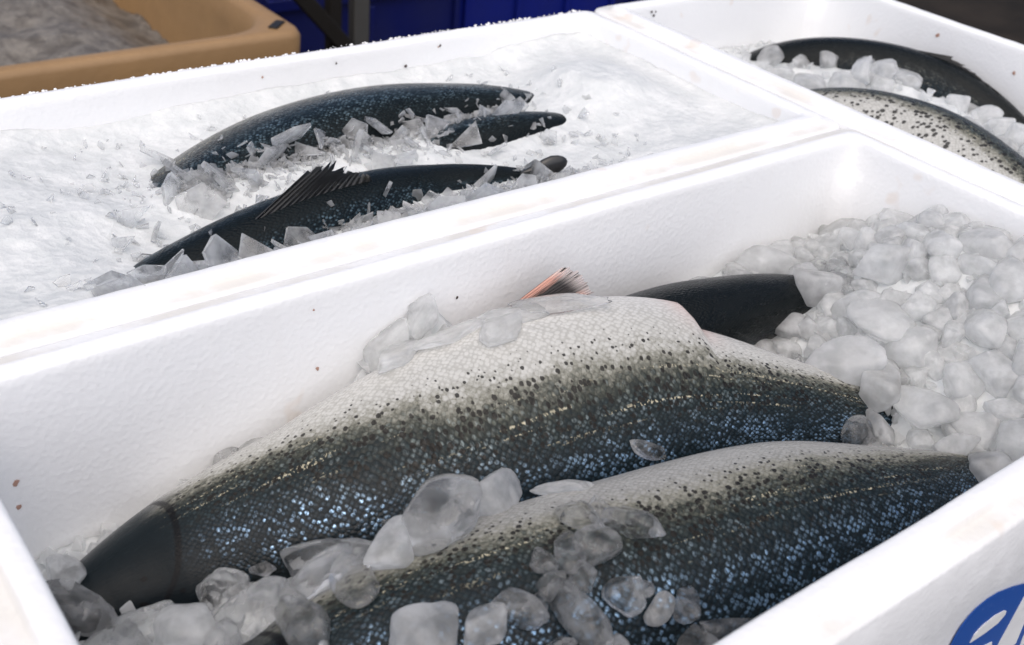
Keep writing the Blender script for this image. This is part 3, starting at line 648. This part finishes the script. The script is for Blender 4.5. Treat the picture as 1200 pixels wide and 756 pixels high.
def scatter(name, meshes, spots, mat, label):
    VV, FF, off = [], [], 0
    dat = [([v.co.copy() for v in m.vertices], [tuple(p.vertices) for p in m.polygons]) for m in meshes]
    for loc, sz, e in spots:
        vs, fs = R_.choice(dat); M = Matrix.LocRotScale(loc, Euler(e), Vector((sz, sz, sz)))
        VV += [M @ v for v in vs]; FF += [tuple(i+off for i in f) for f in fs]; off += len(vs)
    o = mesh_obj(name, VV, FF, mat, None, (0, 0, 0), smooth=False); tag(o, label, 'ice', None, 'stuff'); return o
sp_ = []
while len(sp_) < 2600:
    x, y = splinter_spot() if R_.random() < .93 else (R_.uniform(-.75, -.12), R_.uniform(.075, .355)); p, nr = drop(x, y); hb = ice_height('B', x, y)
    if p.z > hb + .006 + (.012 if R_.random() < .15 else 0): continue
    s_ = R_.uniform(.0025, .0070); sp_.append((Vector((x, y, p.z + s_*R_.uniform(0, .4))), s_, (R_.uniform(-1.3, 1.3), R_.uniform(-1.3, 1.3), R_.uniform(0, 6.28))))
scatter('ice_chips', SHARDS, sp_, MAT['ice_shard'], 'small flaky ice chips strewn round the salmon before the tub')
# simple low-detail chips for the two other boxes
CH = []
for i in range(6):
    q = random.Random(500+i); CH.append(hull_mesh('chip', [Vector((q.gauss(0, 1), q.gauss(0, 1), q.gauss(0, 1))).normalized()*q.uniform(.7, 1.1) for _ in range(10)], .08, MAT['ice_cloudy']))
sp_ = []
while len(sp_) < 900:
    x, y = (R_.uniform(-.76, -.01), R_.uniform(-.335, -.01)); p, nr = drop(x, y); hb = ice_height('F', x, y)
    if p.z > hb + .008: continue
    s_ = R_.uniform(.0035, .009); sp_.append((Vector((x, y, p.z + s_*.3)), s_, rr()))
scatter('ice_chips', CH, sp_, MAT['ice_cloudy'], 'small ice crumbs filling the gaps between the lumps of the printed box')
sp_ = []
while len(sp_) < 400:
    x, y = (R_.uniform(.07, .395), R_.uniform(-.38, .36)); p, nr = drop(x, y)
    if p.z > ice_height('R', x, y) + .008: continue
    s_ = R_.uniform(.004, .009); sp_.append((Vector((x, y, p.z + s_*.3)), s_, rr()))
scatter('ice_chips', CH, sp_, MAT['ice_cloudy'], 'small ice crumbs round the salmon of the crosswise box')

# ------------------------------------------------------------------ behind the boxes
def rr_ring(x0, x1, y0, y1, r, z, n=8, inset=0): return ring(x0, x1, y0, y1, inset, r, z, n)
tub = empty('plastic_tub', (-.55, 1.6, -.75), 'big tan plastic tub of old ice standing behind the boxes', 'tub')
TX0, TX1, TY0, TY1 = -1.25, .035, 1.105, 2.0
prof = [(.03, .035, -.745), (.012, .035, -.40), (.0, .03, -.33), (-.002, .03, -.262), (.003, .03, -.252), (.010, .03, -.250), (.024, .085, -.250), (.030, .10, -.252), (.036, .11, -.262), (.042, .11, -.30), (.06, .11, -.70)]
V, F = [], []
for ins, r, z in prof: V += rr_ring(TX0, TX1, TY0, TY1, r, z, 10, ins)
for k in range(len(prof)-1):
    for i in range(40): j = (i+1) % 40; F.append((k*40+i, k*40+j, (k+1)*40+j, (k+1)*40+i))
F.append(tuple(reversed(range(40)))); F.append(tuple(range((len(prof)-1)*40, len(prof)*40)))
mesh_obj('tub_shell', V, F, MAT['tan_plastic'], tub, tub.location)
bm = bmesh.new(); add_box(bm, Vector((TX1-.032, TY0+.040, -.2485)) - tub.location, (.040, .016, .004), Matrix.Rotation(.75, 3, 'Z'), .0015); bm_obj('notch_shade', bm, MAT['dark_metal'], tub)  # dark block laid on the rim as the shade of a corner notch
V, F = [], []; nx, ny = 80, 60
for j in range(ny+1):
    for i in range(nx+1):
        x = TX0+.048+(TX1-TX0-.096)*i/nx; y = TY0+.048+(TY1-TY0-.096)*j/ny
        V.append((x, y, -.315 - .10*sstep(-.25, .0, x) + noise.noise(Vector((x*9, y*9, 0)))*.02 + noise.noise(Vector((x*40, y*40, 0)))*.008))
for j in range(ny):
    for i in range(nx): a = j*(nx+1)+i; F.append((a, a+1, a+nx+2, a+nx+1))
o = mesh_obj('old_ice', V, F, MAT['slush'], None, (-.6, 1.55, -.35)); tag(o, 'greyish old crushed ice filling the tan tub', 'ice', None, 'stuff')

def crate(x, y, z, w, d, h, mat, label):
    o = empty('plastic_crate', (x, y, z), label, 'crate', 'plastic crates behind the tub')
    box_obj('crate_wall', (x, y-d/2+.01, z+h/2), (w, .02, h), mat, o, o.location, bevel=.004); box_obj('crate_wall', (x, y+d/2-.01, z+h/2), (w, .02, h), mat, o, o.location, bevel=.004)
    box_obj('crate_wall', (x-w/2+.01, y, z+h/2), (.0195, d-.041, h-.002), mat, o, o.location); box_obj('crate_wall', (x+w/2-.01, y, z+h/2), (.0195, d-.041, h-.002), mat, o, o.location)
    box_obj('crate_floor', (x, y, z+.012), (w-.041, d-.041, .02), mat, o, o.location)
    box_obj('crate_rim', (x, y-d/2-.008, z+h-.015), (w+.01, .015, .03), mat, o, o.location, bevel=.003)
    nr_ = int(w/.19)
    for i in range(nr_+1): box_obj('rib', (x-w/2+.02+(w-.04)*i/nr_, y-d/2-.007, z+h/2-.02), (.014, .013, h-.05), mat, o, o.location, bevel=.002)
crate(.62, 2.05, -.75, .56, .38, .30, MAT['navy_plastic'], 'dark blue plastic crate at the foot of the stack by the grey post')
crate(.62, 2.05, -.448, .56, .38, .30, MAT['blue_plastic'], 'dark blue plastic crate atop the stack by the grey post')
crate(1.22, 2.10, -.75, .58, .38, .30, MAT['blue_plastic'], 'blue plastic crate under the far stack, past the grey post')
crate(1.22, 2.10, -.448, .58, .38, .30, MAT['navy_plastic'], 'navy plastic crate topping the far stack, past the grey post')
crate(1.86, 2.30, -.75, .58, .38, .30, MAT['navy_plastic'], 'navy plastic crate standing alone on the ground')
rk = empty('metal_trolley', (.35, 1.62, -.75), 'dark metal trolley frame with grey post beside the tan tub', 'trolley')
box_obj('post', (.445, 1.62, -.40), (.040, .030, .70), MAT['steel'], rk, rk.location, bevel=.003)
box_obj('upright', (.385, 1.63, -.40), (.03, .03, .70), MAT['dark_metal'], rk, rk.location, bevel=.003)
box_obj('brace', (.31, 1.60, -.385), (.30, .02, .035), MAT['dark_metal'], rk, rk.location, Matrix.Rotation(.85, 3, 'Y'), .003)
box_obj('foot_bar', (.40, 1.68, -.735), (.40, .05, .03), MAT['dark_metal'], rk, rk.location, bevel=.003)
